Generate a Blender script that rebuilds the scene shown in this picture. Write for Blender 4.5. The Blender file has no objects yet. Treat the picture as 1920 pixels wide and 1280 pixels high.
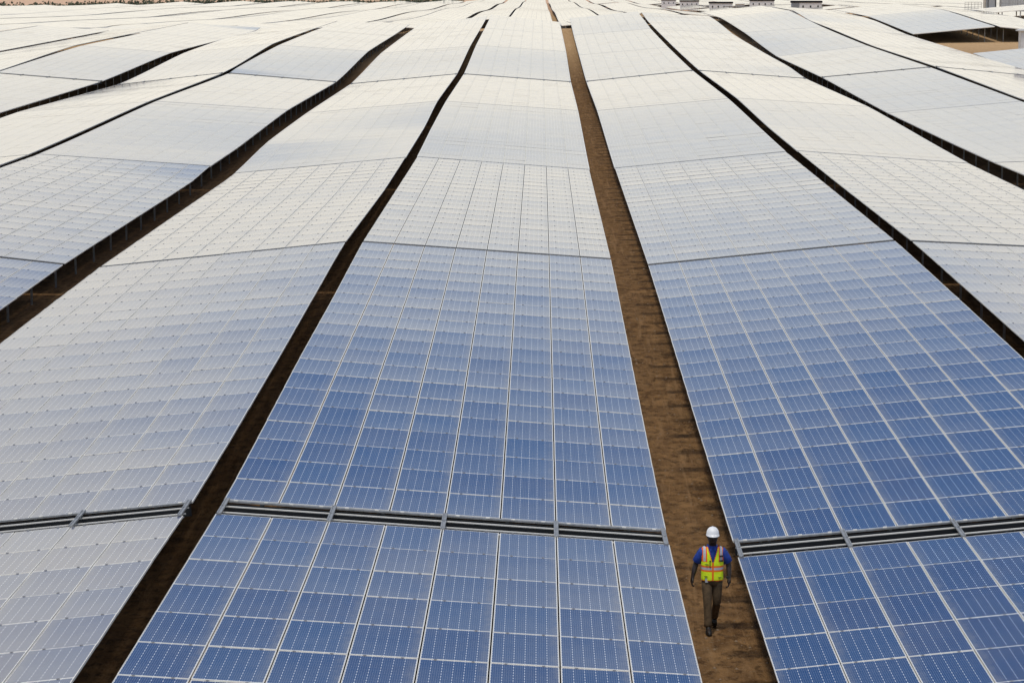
import bpy, bmesh, math, random
from mathutils import Vector, Matrix
random.seed(7)
R = math.radians
D = bpy.data
scene = bpy.context.scene
COL = scene.collection
H = 11.0                      # camera height above the near ground

# ------------------------------------------------------------------ camera
FPX, VX, HY = 5200.0, 1013.0, -40.0
th = math.atan((640 - HY) / FPX)
psi = math.atan((VX - 960) / FPX * math.cos(th))
cam = D.cameras.new('camera'); cam.sensor_width = 36.0; cam.lens = FPX / 1920 * 36.0
cam.clip_start = 0.5; cam.clip_end = 20000
camo = D.objects.new('camera', cam); COL.objects.link(camo)
camo.location = (0, 0, H); camo.rotation_euler = (R(90) - th, 0, psi)
scene.camera = camo

def project(x, y, z):
    """world point -> pixel of the 1920 wide photograph (only used to skip tables out of view)"""
    z -= H
    c, s = math.cos(-psi), math.sin(-psi)
    x, y = x * c - y * s, x * s + y * c
    c, s = math.cos(th), math.sin(th)
    d = y * c - z * s; v = y * s + z * c
    if d < 1: d = 1
    return 960 + FPX * x / d, 640 - FPX * v / d

# ------------------------------------------------------------------ helpers
class MB:
    def __init__(s): s.v = []; s.f = []; s.m = []; s.uv = []; s.rnd = []
    def quad(s, p, m=0, uv=((0, 0), (1, 0), (1, 1), (0, 1)), r=0.5):
        i = len(s.v); s.v += [tuple(q) for q in p]; s.f.append(tuple(range(i, i + len(p)))); s.m.append(m); s.uv.append(uv); s.rnd.append(r)
    def box(s, c, size, m=0, ax=None, r=0.5):
        c = Vector(c); hx, hy, hz = [k / 2 for k in size]
        X, Y, Z = ax if ax else (Vector((1, 0, 0)), Vector((0, 1, 0)), Vector((0, 0, 1)))
        P = [c + X * (a * hx) + Y * (b * hy) + Z * (d * hz) for d in (-1, 1) for b in (-1, 1) for a in (-1, 1)]
        for q in ((0, 2, 3, 1), (4, 5, 7, 6), (0, 1, 5, 4), (2, 6, 7, 3), (0, 4, 6, 2), (1, 3, 7, 5)):
            s.quad([P[k] for k in q], m, r=r)
    def bar(s, a, b, w, h, m=0, r=0.5):
        a = Vector(a); b = Vector(b); Y = (b - a); L = Y.length; Y.normalize()
        up = Vector((0, 0, 1)) if abs(Y.z) < .95 else Vector((0, 1, 0))
        X = Y.cross(up).normalized(); Z = X.cross(Y).normalized()
        s.box((a + b) / 2, (w, L, h), m, (X, Y, Z), r)
    def tube(s, pts, rad, m=0, n=8, cap=True):
        rings = []
        for i, p in enumerate(pts):
            p = Vector(p); a = Vector(pts[max(i - 1, 0)]); b = Vector(pts[min(i + 1, len(pts) - 1)])
            d = (b - a).normalized(); u = d.cross(Vector((0.13, 0.2, 1))).normalized() if abs(d.z) < .9 else d.cross(Vector((1, 0.1, 0))).normalized()
            w = d.cross(u); rr = rad[i] if isinstance(rad, (list, tuple)) else rad
            rings.append([p + u * (rr * math.cos(t * 2 * math.pi / n)) + w * (rr * math.sin(t * 2 * math.pi / n)) for t in range(n)])
        for i in range(len(rings) - 1):
            for t in range(n):
                s.quad([rings[i][t], rings[i + 1][t], rings[i + 1][(t + 1) % n], rings[i][(t + 1) % n]], m)
        if cap: s.quad(rings[0], m, uv=[(0, 0)] * n); s.quad(rings[-1][::-1], m, uv=[(0, 0)] * n)
    def mesh(s, name, mats):
        me = D.meshes.new(name); me.from_pydata(s.v, [], s.f)
        for mm in mats: me.materials.append(mm)
        me.polygons.foreach_set('material_index', s.m)
        ul = me.uv_layers.new(name='UVMap'); flat = []
        for u in s.uv:
            for q in u: flat += q
        if len(flat) == 2 * len(me.loops): ul.data.foreach_set('uv', flat)
        at = me.attributes.new('rnd', 'FLOAT', 'FACE'); at.data.foreach_set('value', s.rnd)
        me.update(); return me
    def build(s, name, mats, parent=None, loc=(0, 0, 0), smooth=False, weld=False):
        loc = Vector(loc)
        if loc.length: s.v = [tuple(Vector(q) - loc) for q in s.v]
        me = s.mesh(name, mats if isinstance(mats, (list, tuple)) else [mats])
        if weld:
            bm = bmesh.new(); bm.from_mesh(me); bmesh.ops.remove_doubles(bm, verts=bm.verts, dist=1e-4)
            bmesh.ops.recalc_face_normals(bm, faces=bm.faces); bm.to_mesh(me); bm.free()
        if smooth: me.polygons.foreach_set('use_smooth', [True] * len(me.polygons))
        return link(name, me, parent, (0, 0, 0) if parent else loc)

def link(name, me, parent=None, loc=(0, 0, 0)):
    o = D.objects.new(name, me); COL.objects.link(o); o.location = loc
    if parent: o.parent = parent
    return o
def empty(name, loc, rz=0):
    o = D.objects.new(name, None); COL.objects.link(o); o.location = loc; o.rotation_euler = (0, 0, rz); o.empty_display_size = .3
    return o
def tag(o, label=None, cat=None, group=None, kind=None):
    for k, v in (('label', label), ('category', cat), ('group', group), ('kind', kind)):
        if v: o[k] = v
    return o

# ------------------------------------------------------------------ materials
def nmat(name):
    m = D.materials.new(name); m.use_nodes = True; nt = m.node_tree; nt.nodes.clear()
    o = nt.nodes.new('ShaderNodeOutputMaterial'); b = nt.nodes.new('ShaderNodeBsdfPrincipled')
    nt.links.new(b.outputs[0], o.inputs[0]); return m, nt, b
class NT:
    """small node maths writer"""
    def __init__(s, nt): s.nt = nt
    def put(s, sock, v):
        if hasattr(v, 'is_linked') or hasattr(v, 'links'): s.nt.links.new(v, sock)
        else: sock.default_value = v
    def m(s, op, a, b=0.0, c=None, clamp=False):
        n = s.nt.nodes.new('ShaderNodeMath'); n.operation = op; n.use_clamp = clamp
        s.put(n.inputs[0], a); s.put(n.inputs[1], b)
        if c is not None: s.put(n.inputs[2], c)
        return n.outputs[0]
    def rng(s, v, a, b, c=0., d=1., smooth=False):
        n = s.nt.nodes.new('ShaderNodeMapRange'); n.clamp = True
        if smooth: n.interpolation_type = 'SMOOTHSTEP'
        s.put(n.inputs['Value'], v)
        for k, q in (('From Min', a), ('From Max', b), ('To Min', c), ('To Max', d)): s.put(n.inputs[k], q)
        return n.outputs[0]
    def mix(s, f, a, b):
        n = s.nt.nodes.new('ShaderNodeMix'); n.data_type = 'RGBA'
        s.put(n.inputs['Factor'], f)
        for i, v in ((6, a), (7, b)):
            if isinstance(v, tuple): n.inputs[i].default_value = (*v, 1) if len(v) == 3 else v
            else: s.nt.links.new(v, n.inputs[i])
        return n.outputs[2]
    def noise(s, vec, scale, det=3., rough=.55, dist=0.):
        n = s.nt.nodes.new('ShaderNodeTexNoise'); n.inputs['Scale'].default_value = scale; n.inputs['Detail'].default_value = det
        n.inputs['Roughness'].default_value = rough; n.inputs['Distortion'].default_value = dist
        if vec is not None: s.nt.links.new(vec, n.inputs['Vector'])
        return n.outputs['Fac']
    def sep(s, v):
        n = s.nt.nodes.new('ShaderNodeSeparateXYZ'); s.nt.links.new(v, n.inputs[0]); return n.outputs
    def comb(s, x, y, z=0.):
        n = s.nt.nodes.new('ShaderNodeCombineXYZ'); s.put(n.inputs[0], x); s.put(n.inputs[1], y); s.put(n.inputs[2], z); return n.outputs[0]

def simple(name, col, rough=.6, metal=0., noise=0.15, scale=6., bump=0.):
    m, nt, b = nmat(name); q = NT(nt)
    tc = nt.nodes.new('ShaderNodeTexCoord')
    f = q.noise(tc.outputs['Object'], scale, 4.)
    k = q.rng(f, .3, .7, 1 - noise, 1 + noise)
    mx = nt.nodes.new('ShaderNodeMix'); mx.data_type = 'RGBA'; mx.blend_type = 'MULTIPLY'; mx.inputs[0].default_value = 1
    mx.inputs[6].default_value = (*col, 1); nt.links.new(k, mx.inputs[7]); nt.links.new(mx.outputs[2], b.inputs['Base Color'])
    b.inputs['Roughness'].default_value = rough; b.inputs['Metallic'].default_value = metal
    if bump:
        bn = nt.nodes.new('ShaderNodeBump'); bn.inputs['Strength'].default_value = bump; bn.inputs['Distance'].default_value = .02
        nt.links.new(q.noise(tc.outputs['Object'], scale * 5, 4.), bn.inputs['Height']); nt.links.new(bn.outputs[0], b.inputs['Normal'])
    return m

def panel_mat(name, merged, tint):
    """solar module face: cells, string gaps, busbars, white backsheet margin, dust. merged=True also draws frame and joint."""
    m, nt, b = nmat(name); q = NT(nt)
    uvn = nt.nodes.new('ShaderNodeUVMap'); U, V, _ = q.sep(uvn.outputs[0])
    if merged:
        rn = nt.nodes.new('ShaderNodeAttribute'); rn.attribute_name = 'rnd'; rnd0 = rn.outputs['Fac']
        cu = q.m('FLOOR', U); cv = q.m('FLOOR', V)
        wn = nt.nodes.new('ShaderNodeTexWhiteNoise'); wn.noise_dimensions = '3D'
        nt.links.new(q.comb(cu, cv, q.m('MULTIPLY', rnd0, 91.7)), wn.inputs[0]); rnd = wn.outputs['Value']; rcol = wn.outputs['Color']
    else:
        oi = nt.nodes.new('ShaderNodeObjectInfo')
        wn = nt.nodes.new('ShaderNodeTexWhiteNoise'); wn.noise_dimensions = '1D'; nt.links.new(oi.outputs['Random'], wn.inputs['W'])
        rnd = wn.outputs['Value']; rcol = wn.outputs['Color']
    u = q.m('FRACT', U); v = q.m('FRACT', V)
    W, L = (1.009, 1.98) if merged else (.973, 1.946)
    mu, mv = (.026, .034) if merged else (.008, .019)          # margin in metres before the cells start
    um = q.m('MULTIPLY', u, W); vm = q.m('MULTIPLY', v, L)
    eu = q.m('MINIMUM', um, q.m('SUBTRACT', W, um)); ev = q.m('MINIMUM', vm, q.m('SUBTRACT', L, vm))
    margin = q.m('MAXIMUM', q.m('LESS_THAN', eu, mu), q.m('LESS_THAN', ev, mv))
    cu_ = q.m('DIVIDE', q.m('SUBTRACT', um, mu), W - 2 * mu); cv_ = q.m('DIVIDE', q.m('SUBTRACT', vm, mv), L - 2 * mv)
    fu = q.m('FRACT', q.m('MULTIPLY', cu_, 6.)); fv = q.m('FRACT', q.m('MULTIPLY', cv_, 12.))
    du = q.m('MULTIPLY', q.m('MINIMUM', fu, q.m('SUBTRACT', 1., fu)), .158)
    dv = q.m('MULTIPLY', q.m('MINIMUM', fv, q.m('SUBTRACT', 1., fv)), .158)
    gapu = q.m('MULTIPLY', q.m('LESS_THAN', du, .0016), .55)
    dot = q.m('MULTIPLY', q.m('LESS_THAN', du, .0054), q.m('LESS_THAN', dv, .030))
    gapv = q.m('MULTIPLY', q.m('LESS_THAN', dv, .0012), .35)
    fb = q.m('FRACT', q.m('ADD', q.m('MULTIPLY', fu, 5.), .5)); db = q.m('ABSOLUTE', q.m('SUBTRACT', fb, .5))
    bus = q.m('MULTIPLY', q.m('LESS_THAN', db, .045), .30)
    line = q.m('MAXIMUM', q.m('MAXIMUM', gapu, dot), q.m('MAXIMUM', gapv, bus))
    # cell colour, each cell a slightly different blue
    cw = nt.nodes.new('ShaderNodeTexWhiteNoise'); cw.noise_dimensions = '3D'
    nt.links.new(q.comb(q.m('FLOOR', q.m('MULTIPLY', U, 6.)), q.m('FLOOR', q.m('MULTIPLY', V, 12.)), rnd), cw.inputs[0])
    rs = q.sep(rcol)
    c1 = q.mix(rs[0], tint[0], tint[1])
    c2 = q.mix(q.m('MULTIPLY', cw.outputs['Value'], .30), c1, tint[2])
    c3 = q.mix(line, c2, (.74, .76, .78))
    c4 = q.mix(margin, c3, (.50, .49, .46) if merged else (.76, .74, .69))
    # dust: an even film, cloudy patches and a dirt tide line along the low long side (u = 1)
    tc = nt.nodes.new('ShaderNodeTexCoord')
    geo = nt.nodes.new('ShaderNodeNewGeometry')
    px, py, pz = q.sep(geo.outputs['Position'])
    flat = q.comb(px, q.m('MULTIPLY', py, .5), 0.)
    n1 = q.noise(flat, 1.3, 4., .6); n2 = q.noise(flat, 7., 3.)
    tide = q.m('MULTIPLY', q.rng(u, .78, .985, 0., 1., True), q.rng(n2, .25, .85, .04, .42))
    film = q.m('ADD', q.rng(n1, .35, .75, .01, .03 if merged else .085), q.m('MULTIPLY', rs[1], .02 if merged else .04))
    dust = q.m('ADD', film, tide, clamp=True)
    c5 = q.mix(dust, c4, (.30, .275, .235))
    if merged:                                                   # joint between the modules of a column, and the frame edge
        gap = q.m('LESS_THAN', eu, .014)
        c5 = q.mix(gap, c5, (.03, .03, .03))
        clampd = q.m('MULTIPLY', q.m('LESS_THAN', q.m('ABSOLUTE', q.m('SUBTRACT', q.m('ABSOLUTE', q.m('SUBTRACT', um, W / 2)), .27)), .025), q.m('LESS_THAN', ev, .03))
        c5 = q.mix(clampd, c5, (.12, .12, .12))
        cut = q.m('MAXIMUM', q.m('MULTIPLY', gap, .8), q.m('MAXIMUM', q.m('MULTIPLY', clampd, .9), q.m('MULTIPLY', q.m('LESS_THAN', ev, .014), .45)))
        nt.links.new(q.m('MULTIPLY', q.m('SUBTRACT', 1., cut), .5), b.inputs['Specular IOR Level'])
    nt.links.new(c5, b.inputs['Base Color'])
    b.inputs['IOR'].default_value = 1.40
    nt.links.new(q.m('ADD', q.rng(n1, .3, .7, .05, .09), q.m('MULTIPLY', dust, .2)), b.inputs['Roughness'])
    b.inputs['Sheen Weight'].default_value = .03; b.inputs['Sheen Roughness'].default_value = .45
    b.inputs['Sheen Tint'].default_value = (1, .98, .94, 1)
    # rolled solar glass is never quite flat
    if not merged:
        bn = nt.nodes.new('ShaderNodeBump'); bn.inputs['Strength'].default_value = .15; bn.inputs['Distance'].default_value = .02
        nt.links.new(q.noise(flat, 1.1, 2.), bn.inputs['Height']); nt.links.new(bn.outputs[0], b.inputs['Normal'])
    return m

BLUE = ((.005, .034, .120), (.015, .028, .098), (.014, .050, .150))
M = {}
M['glass'] = panel_mat('solar_glass', False, BLUE)
M['field'] = panel_mat('solar_field_glass', True, BLUE)
M['alu'] = simple('anodised_aluminium', (.80, .77, .69), .5, .0, .06)
M['galv'] = simple('galvanised_steel', (.33, .335, .33), .5, .5, .25, 9.)
M['galv_dark'] = simple('weathered_steel', (.16, .17, .18), .55, .4, .25, 9.)
M['gap_shade_black'] = simple('gap_shade_black', (.012, .014, .016), .5)  # near-black that paints the shade inside the gaps between tables
M['back'] = simple('backsheet', (.42, .43, .45), .6)
M['clamp'] = simple('clamp_metal', (.22, .22, .22), .55, .2)
M['white'] = simple('white_paint', (.68, .68, .66), .5, 0, .06)
M['grey'] = simple('grey_paint', (.34, .36, .37), .5, 0, .10)
M['beige'] = simple('beige_paint', (.58, .52, .42), .6, 0, .10)
M['darkroof'] = simple('dark_roof', (.012, .012, .014), .9)
M['window'] = simple('dark_window', (.02, .025, .03), .15)
M['mesh'] = simple('mesh_wire', (.30, .31, .31), .5, .3)

# ------------------------------------------------------------------ measured profile of the array: edge -> (x, [(y, height below camera)])
EDGE = {
'L7l': (-68.1, [(332.4, -6.45)]), 'L7r': (-60.0, [(307, -5.87), (332.4, -5.6)]),
'L6l': (-59.5, [(307, -5.84), (332.4, -5.58)]), 'L6r': (-51.5, [(259.6, -6.9), (332.4, -6.15)]),
'L5l': (-50.40, [(259.6, -6.84), (332.4, -6.12)]),
'L5r': (-42.00, [(216.2, -7.07), (251.6, -5.97), (332.4, -5.23)]),
'L4l': (-41.40, [(211.2, -7.11), (251.6, -6.02), (332.4, -5.3)]),
'L4r': (-33.35, [(171.3, -8.2), (211.2, -7.74), (251.6, -6.64), (327.1, -6.05), (332.4, -5.8)]),
'L3l': (-32.10, [(164.9, -8.24), (170.8, -8.14), (211.2, -8.0), (251.6, -6.64), (287.7, -6.01), (332.4, -5.83)]),
'L3r': (-24.15, [(123.8, -8.25), (130.4, -8.22), (170.8, -7.51), (211.2, -7.11), (220.0, -6.9), (251.6, -5.83), (295.1, -5.32), (332.4, -5.01)]),
'L2l': (-23.60, [(120.9, -8.2), (130.4, -8.19), (170.8, -7.48), (211.2, -7.13), (215.0, -6.95), (251.6, -5.97), (293.2, -5.39), (332.4, -5.04)]),
'L2r': (-15.53, [(9, -10.3), (49.6, -10.2), (79.1, -9.45), (90.0, -9.24), (123.5, -8.97), (130.4, -8.74), (141.0, -8.61), (170.8, -8.0), (211.2, -7.79), (251.6, -6.5), (297.6, -5.93), (332.4, -5.42)]),
'L1l': (-14.36, [(9, -10.35), (49.6, -10.28), (73.0, -9.62), (90.0, -9.33), (125.8, -9.13), (130.4, -9.08), (145.7, -8.55), (170.8, -8.21), (211.2, -7.93), (251.6, -6.69), (332.4, -5.42)]),
'L1r': (-6.33, [(9, -9.45), (42.5, -9.44), (49.6, -9.46), (56, -9.36), (67.5, -9.1), (76.0, -8.86), (90.0, -8.50), (111.9, -8.53), (130.4, -8.33), (151.4, -8.05), (170.8, -7.47), (211.2, -7.18), (251.6, -6.06), (322.0, -4.75), (332.4, -4.43)]),
'Cl': (-5.77, [(9, -9.38), (36.3, -9.40), (49.4, -9.43), (66.5, -8.99), (75.9, -8.82), (90.0, -8.49), (109.5, -8.40), (130.4, -8.30), (147.5, -7.89), (170.8, -7.47), (211.2, -7.18), (251.6, -5.97), (292.0, -5.15), (332.4, -4.28)]),
'Cr': (2.32, [(9, -9.85), (38.2, -9.88), (49.6, -9.98), (90.0, -9.05), (130.4, -8.90), (170.8, -8.04), (211.2, -7.78), (251.6, -6.54), (292.0, -5.81), (332.4, -5.15)]),
'R1l': (3.52, [(9, -10.3), (40.0, -10.30), (49.6, -10.18), (90.0, -9.24), (130.4, -8.83), (170.8, -8.04), (211.2, -7.74), (251.6, -6.85), (292.0, -5.90), (332.4, -4.68)]),
'R1r': (11.53, [(9, -9.5), (49.6, -9.42), (66.5, -8.94), (90.0, -8.43), (108.1, -8.25), (130.4, -8.05), (170.8, -7.3), (211.2, -6.91), (251.6, -6.15), (292.0, -5.2), (306.3, -4.7), (332.4, -3.9)]),
'R2l': (12.09, [(49.6, -9.42), (68.8, -8.95), (90.0, -8.45), (113.4, -8.22), (130.4, -8.01), (147.5, -7.77), (170.8, -7.27), (211.2, -6.91), (251.6, -6.15), (292.0, -5.25), (314.8, -4.7), (332.4, -4.03)]),
'R2r': (20.10, [(115.2, -8.7), (130.4, -8.59), (170.8, -7.79), (211.2, -7.51), (224.9, -7.08), (251.6, -6.6), (290.6, -5.78), (318.0, -4.82), (332.4, -4.47), (372.8, -4.8)]),
'R3l': (21.37, [(122.6, -8.57), (130.4, -8.56), (170.8, -8.18), (211.2, -7.41), (251.6, -6.96), (292.0, -5.59), (332.4, -4.59), (372.8, -4.44)]),
'R3r': (29.47, [(170.8, -7.46), (211.2, -6.65), (251.6, -6.01), (292.0, -5.03), (305.1, -4.62), (332.4, -3.77), (372.8, -3.6)]),
'R4l': (30.00, [(172.8, -7.44), (211.2, -6.61), (251.6, -6.01), (292.0, -5.03), (310.6, -4.64), (332.4, -3.74), (372.8, -3.6)]),
'R4r': (38.30, [(220.9, -7.12), (248.7, -6.64), (266.6, -6.31), (292.0, -5.8), (319.1, -4.83), (332.4, -4.53), (372.8, -4.16)]),
'R5l': (39.00, [(251.6, -6.67), (292.0, -5.75), (319.8, -4.84), (332.4, -4.46), (372.8, -4.09)]),
'R5r': (47.50, [(251.6, -5.85), (292.0, -4.97), (322.6, -3.9), (332.4, -3.64), (372.8, -3.31)]),
'R6l': (48.05, [(251.6, -5.85), (292.0, -4.99), (322.6, -3.95), (332.4, -3.7), (372.8, -3.35)]),
'R6r': (56.1, [(292.0, -5.8), (332.4, -4.45), (372.8, -4.1)]),
'R7l': (57.3, [(332.4, -4.4), (372.8, -4.08)]), 'R7r': (65.3, [(332.4, -3.7), (372.8, -3.4)]),
}
ROWS = ['L7', 'L6', 'L5', 'L4', 'L3', 'L2', 'L1', 'C', 'R1', 'R2', 'R3', 'R4', 'R5', 'R6', 'R7']
BASE = EDGE['Cl'][1]
def lin(p, y):
    if y <= p[0][0]: return p[0][1]
    for (a, za), (b, zb) in zip(p, p[1:]):
        if y <= b: return za + (zb - za) * (y - a) / (b - a)
    return p[-1][1]
def pch(p, y):
    """monotone cubic through the knots, following the general lie of the land beyond them"""
    if y <= p[0][0]: return p[0][1] + lin(BASE, y) - lin(BASE, p[0][0])
    if y >= p[-1][0]: return p[-1][1] - max(0., y - p[-1][0]) * .03
    n = len(p)
    h = [p[i + 1][0] - p[i][0] for i in range(n - 1)]; d = [(p[i + 1][1] - p[i][1]) / h[i] for i in range(n - 1)]
    def tan(i):
        if i == 0: return d[0]
        if i == n - 1: return d[-1]
        if d[i - 1] * d[i] <= 0: return 0.
        w1 = 2 * h[i] + h[i - 1]; w2 = h[i] + 2 * h[i - 1]
        return (w1 + w2) / (w1 / d[i - 1] + w2 / d[i])
    for i in range(n - 1):
        if y <= p[i + 1][0]:
            t = (y - p[i][0]) / h[i]; a, b = tan(i), tan(i + 1)
            s = (1 + 2 * t) * (1 - t) ** 2 * p[i][1] + t * (1 - t) ** 2 * h[i] * a + t * t * (3 - 2 * t) * p[i + 1][1] + t * t * (t - 1) * h[i] * b
            l = p[i][1] + (p[i + 1][1] - p[i][1]) * t
            return .6 * l + .4 * s
def ez(e, y): return H + pch(EDGE[e][1], y)

GAPY = {k: 49.6 + 40.4 * (k - 1) for k in range(0, 11)}; GAPY[1] = 49.12
GAPH = {0: .6, 1: .68, 2: .23, 3: .16, 4: .12, 5: .65, 6: .12, 7: .12, 8: .12, 9: .12, 10: .12}
LOWSIDE = {r: ('r' if i % 2 == 1 else 'l') for i, r in enumerate(ROWS)}     # C is index 7 -> low on the right
VALLEYS = [('L5l', 'L6r'), ('L3l', 'L4r'), ('L1l', 'L2r'), ('Cr', 'R1l'), ('R2r', 'R3l'), ('R4r', 'R5l'), ('R6r', 'R7l')]
VX_ = [(EDGE[a][0] + EDGE[b][0]) / 2 for a, b in VALLEYS]

def smooth(t): t = max(0., min(1., t)); return t * t * (3 - 2 * t)
FARK = [(372, -7.2), (450, -7.3), (600, -7.9), (700, -8.2), (900, -8.8), (1250, -9.6), (2000, -10.2), (6000, -10.5)]
def far_top(x, y):
    """mean height of the distant module surface"""
    return H + lin(FARK, y) + 1.75 * smooth((x - 25) / 45) * (1 - smooth((y - 620) / 420)) + .22 * math.sin(y * .021 + x * .013) + .12 * math.sin(x * .05 + 1.3)
def deck_far(x, y):
    return ground_z(x, y) + 1.75 - .75 * smooth((400 - y) / 60) if y < 455 else far_top(x, y)
def near_ground(x, y):
    zs = [(ez(a, y) + ez(b, y)) / 2 - 1.0 for a, b in VALLEYS]
    if x <= VX_[0]: return zs[0]
    for i in range(len(zs) - 1):
        if x <= VX_[i + 1]:
            t = (x - VX_[i]) / (VX_[i + 1] - VX_[i]); return zs[i] + (zs[i + 1] - zs[i]) * t
    return zs[-1]
def ground_z(x, y):
    f = smooth((y - 378) / 60)
    a = near_ground(x, min(y, 380)) if f < 1 else 0
    b = far_top(x, max(y, 430)) - 1.75 if f > 0 else 0
    return a * (1 - f) + b * f

# ------------------------------------------------------------------ ground: one sheet to the horizon
gm, gnt, gb = nmat('desert_soil'); q = NT(gnt)
tcn = gnt.nodes.new('ShaderNodeTexCoord'); P = tcn.outputs['Object']; gx, gy, gz = q.sep(P)
n_big = q.noise(P, .35, 4.); n_mid = q.noise(q.comb(q.m('MULTIPLY', gx, 1.3), q.m('MULTIPLY', gy, .8), gz), 2.2, 5., .6); n_fine = q.noise(P, 14., 4., .65)
c = q.mix(q.rng(n_mid, .34, .68), (.115, .056, .019), (.315, .172, .066))
c = q.mix(q.rng(n_big, .35, .7, 0., .55), c, (.23, .132, .058))
n_clod = q.noise(q.comb(gx, q.m('MULTIPLY', gy, .6), gz), 5.0, 6., .7)
c = q.mix(q.m('MULTIPLY', q.rng(n_clod, .50, .60), .65), c, (.048, .023, .008))
n_rut = q.noise(q.comb(q.m('MULTIPLY', gx, 4.5), q.m('MULTIPLY', gy, .22), gz), 1., 4., .6, .6)
c = q.mix(q.m('MULTIPLY', q.rng(n_rut, .54, .66), .45), c, (.36, .21, .095))
c = q.mix(q.m('MULTIPLY', q.rng(n_fine, .56, .68), .55), c, (.27, .19, .11))
# dark sunken bars in the soil, one per module length, along R1's low edge
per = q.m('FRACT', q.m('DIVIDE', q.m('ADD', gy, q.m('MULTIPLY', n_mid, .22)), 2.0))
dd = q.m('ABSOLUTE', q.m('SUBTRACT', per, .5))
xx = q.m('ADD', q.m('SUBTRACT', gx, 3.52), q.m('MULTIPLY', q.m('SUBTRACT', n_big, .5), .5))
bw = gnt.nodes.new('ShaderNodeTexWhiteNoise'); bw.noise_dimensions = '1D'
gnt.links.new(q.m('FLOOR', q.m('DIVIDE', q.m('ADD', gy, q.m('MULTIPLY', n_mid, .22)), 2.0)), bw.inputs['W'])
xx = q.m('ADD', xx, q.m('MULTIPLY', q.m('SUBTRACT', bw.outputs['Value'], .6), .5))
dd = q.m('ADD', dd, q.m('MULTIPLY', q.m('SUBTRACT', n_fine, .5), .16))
soil_bars = q.m('MULTIPLY', q.rng(dd, .04, .15, 1., 0., True), q.m('MULTIPLY', q.rng(xx, -.55, -.20, 0., 1., True), q.rng(xx, .5, .8, 1., 0., True)))
c = q.mix(q.m('MULTIPLY', soil_bars, q.rng(n_mid, .35, .65, .35, .9)), c, (.035, .020, .010))
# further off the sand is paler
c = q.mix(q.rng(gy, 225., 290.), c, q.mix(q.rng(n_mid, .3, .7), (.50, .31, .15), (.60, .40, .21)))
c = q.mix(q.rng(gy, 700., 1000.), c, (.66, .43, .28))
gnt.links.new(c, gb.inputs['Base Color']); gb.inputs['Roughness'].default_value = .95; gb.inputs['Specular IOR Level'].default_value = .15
bn = gnt.nodes.new('ShaderNodeBump'); bn.inputs['Strength'].default_value = .9; bn.inputs['Distance'].default_value = .14
hh = q.m('ADD', q.m('ADD', n_mid, q.m('ADD', q.m('MULTIPLY', n_clod, .9), q.m('ADD', q.m('MULTIPLY', n_fine, .35), q.m('MULTIPLY', n_rut, .7)))), q.m('MULTIPLY', soil_bars, -.6))
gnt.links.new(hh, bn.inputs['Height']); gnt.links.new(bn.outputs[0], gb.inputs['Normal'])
xs = [-3000, -1500, -700, -400] + [-300 + 12 * i for i in range(19)] + [-75 + 3 * i for i in range(51)] + [90 + 12 * i for i in range(19)] + [400, 700, 1500, 3000]
ys = [-60, -20] + [0 + 3. * i for i in range(135)] + [405 + 15 * i for i in range(40)] + [1050, 1150, 1300, 1500, 2000, 3000, 5000, 9000]
gv = [(x, y, ground_z(x, y)) for y in ys for x in xs]; nx = len(xs)
gf = [(j * nx + i, j * nx + i + 1, (j + 1) * nx + i + 1, (j + 1) * nx + i) for j in range(len(ys) - 1) for i in range(nx - 1)]
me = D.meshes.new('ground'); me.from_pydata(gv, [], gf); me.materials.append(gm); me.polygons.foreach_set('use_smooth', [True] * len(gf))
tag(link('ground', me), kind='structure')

# ------------------------------------------------------------------ solar tables
COLS = 8; NROW = 20
ORD = ['zeroth', 'first', 'second', 'third', 'fourth', 'fifth', 'sixth', 'seventh', 'eighth', 'ninth', 'tenth', 'eleventh', 'twelfth', 'thirteenth', 'fourteenth', 'fifteenth',
       'sixteenth', 'seventeenth', 'eighteenth', 'nineteenth', 'twentieth', 'twenty-first', 'twenty-second', 'twenty-third', 'twenty-fourth', 'twenty-fifth', 'twenty-sixth', 'twenty-seventh', 'twenty-eighth']
def row_phrase(r):
    if r == 'C': n, side = 1, 'left'
    elif r[0] == 'L': n, side = int(r[1:]) + 1, 'left'
    else: n, side = int(r[1:]), 'right'
    return '%s row %s of the worker' % (ORD[n], side)
GRP = 'solar tables in long parallel rows'

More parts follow.
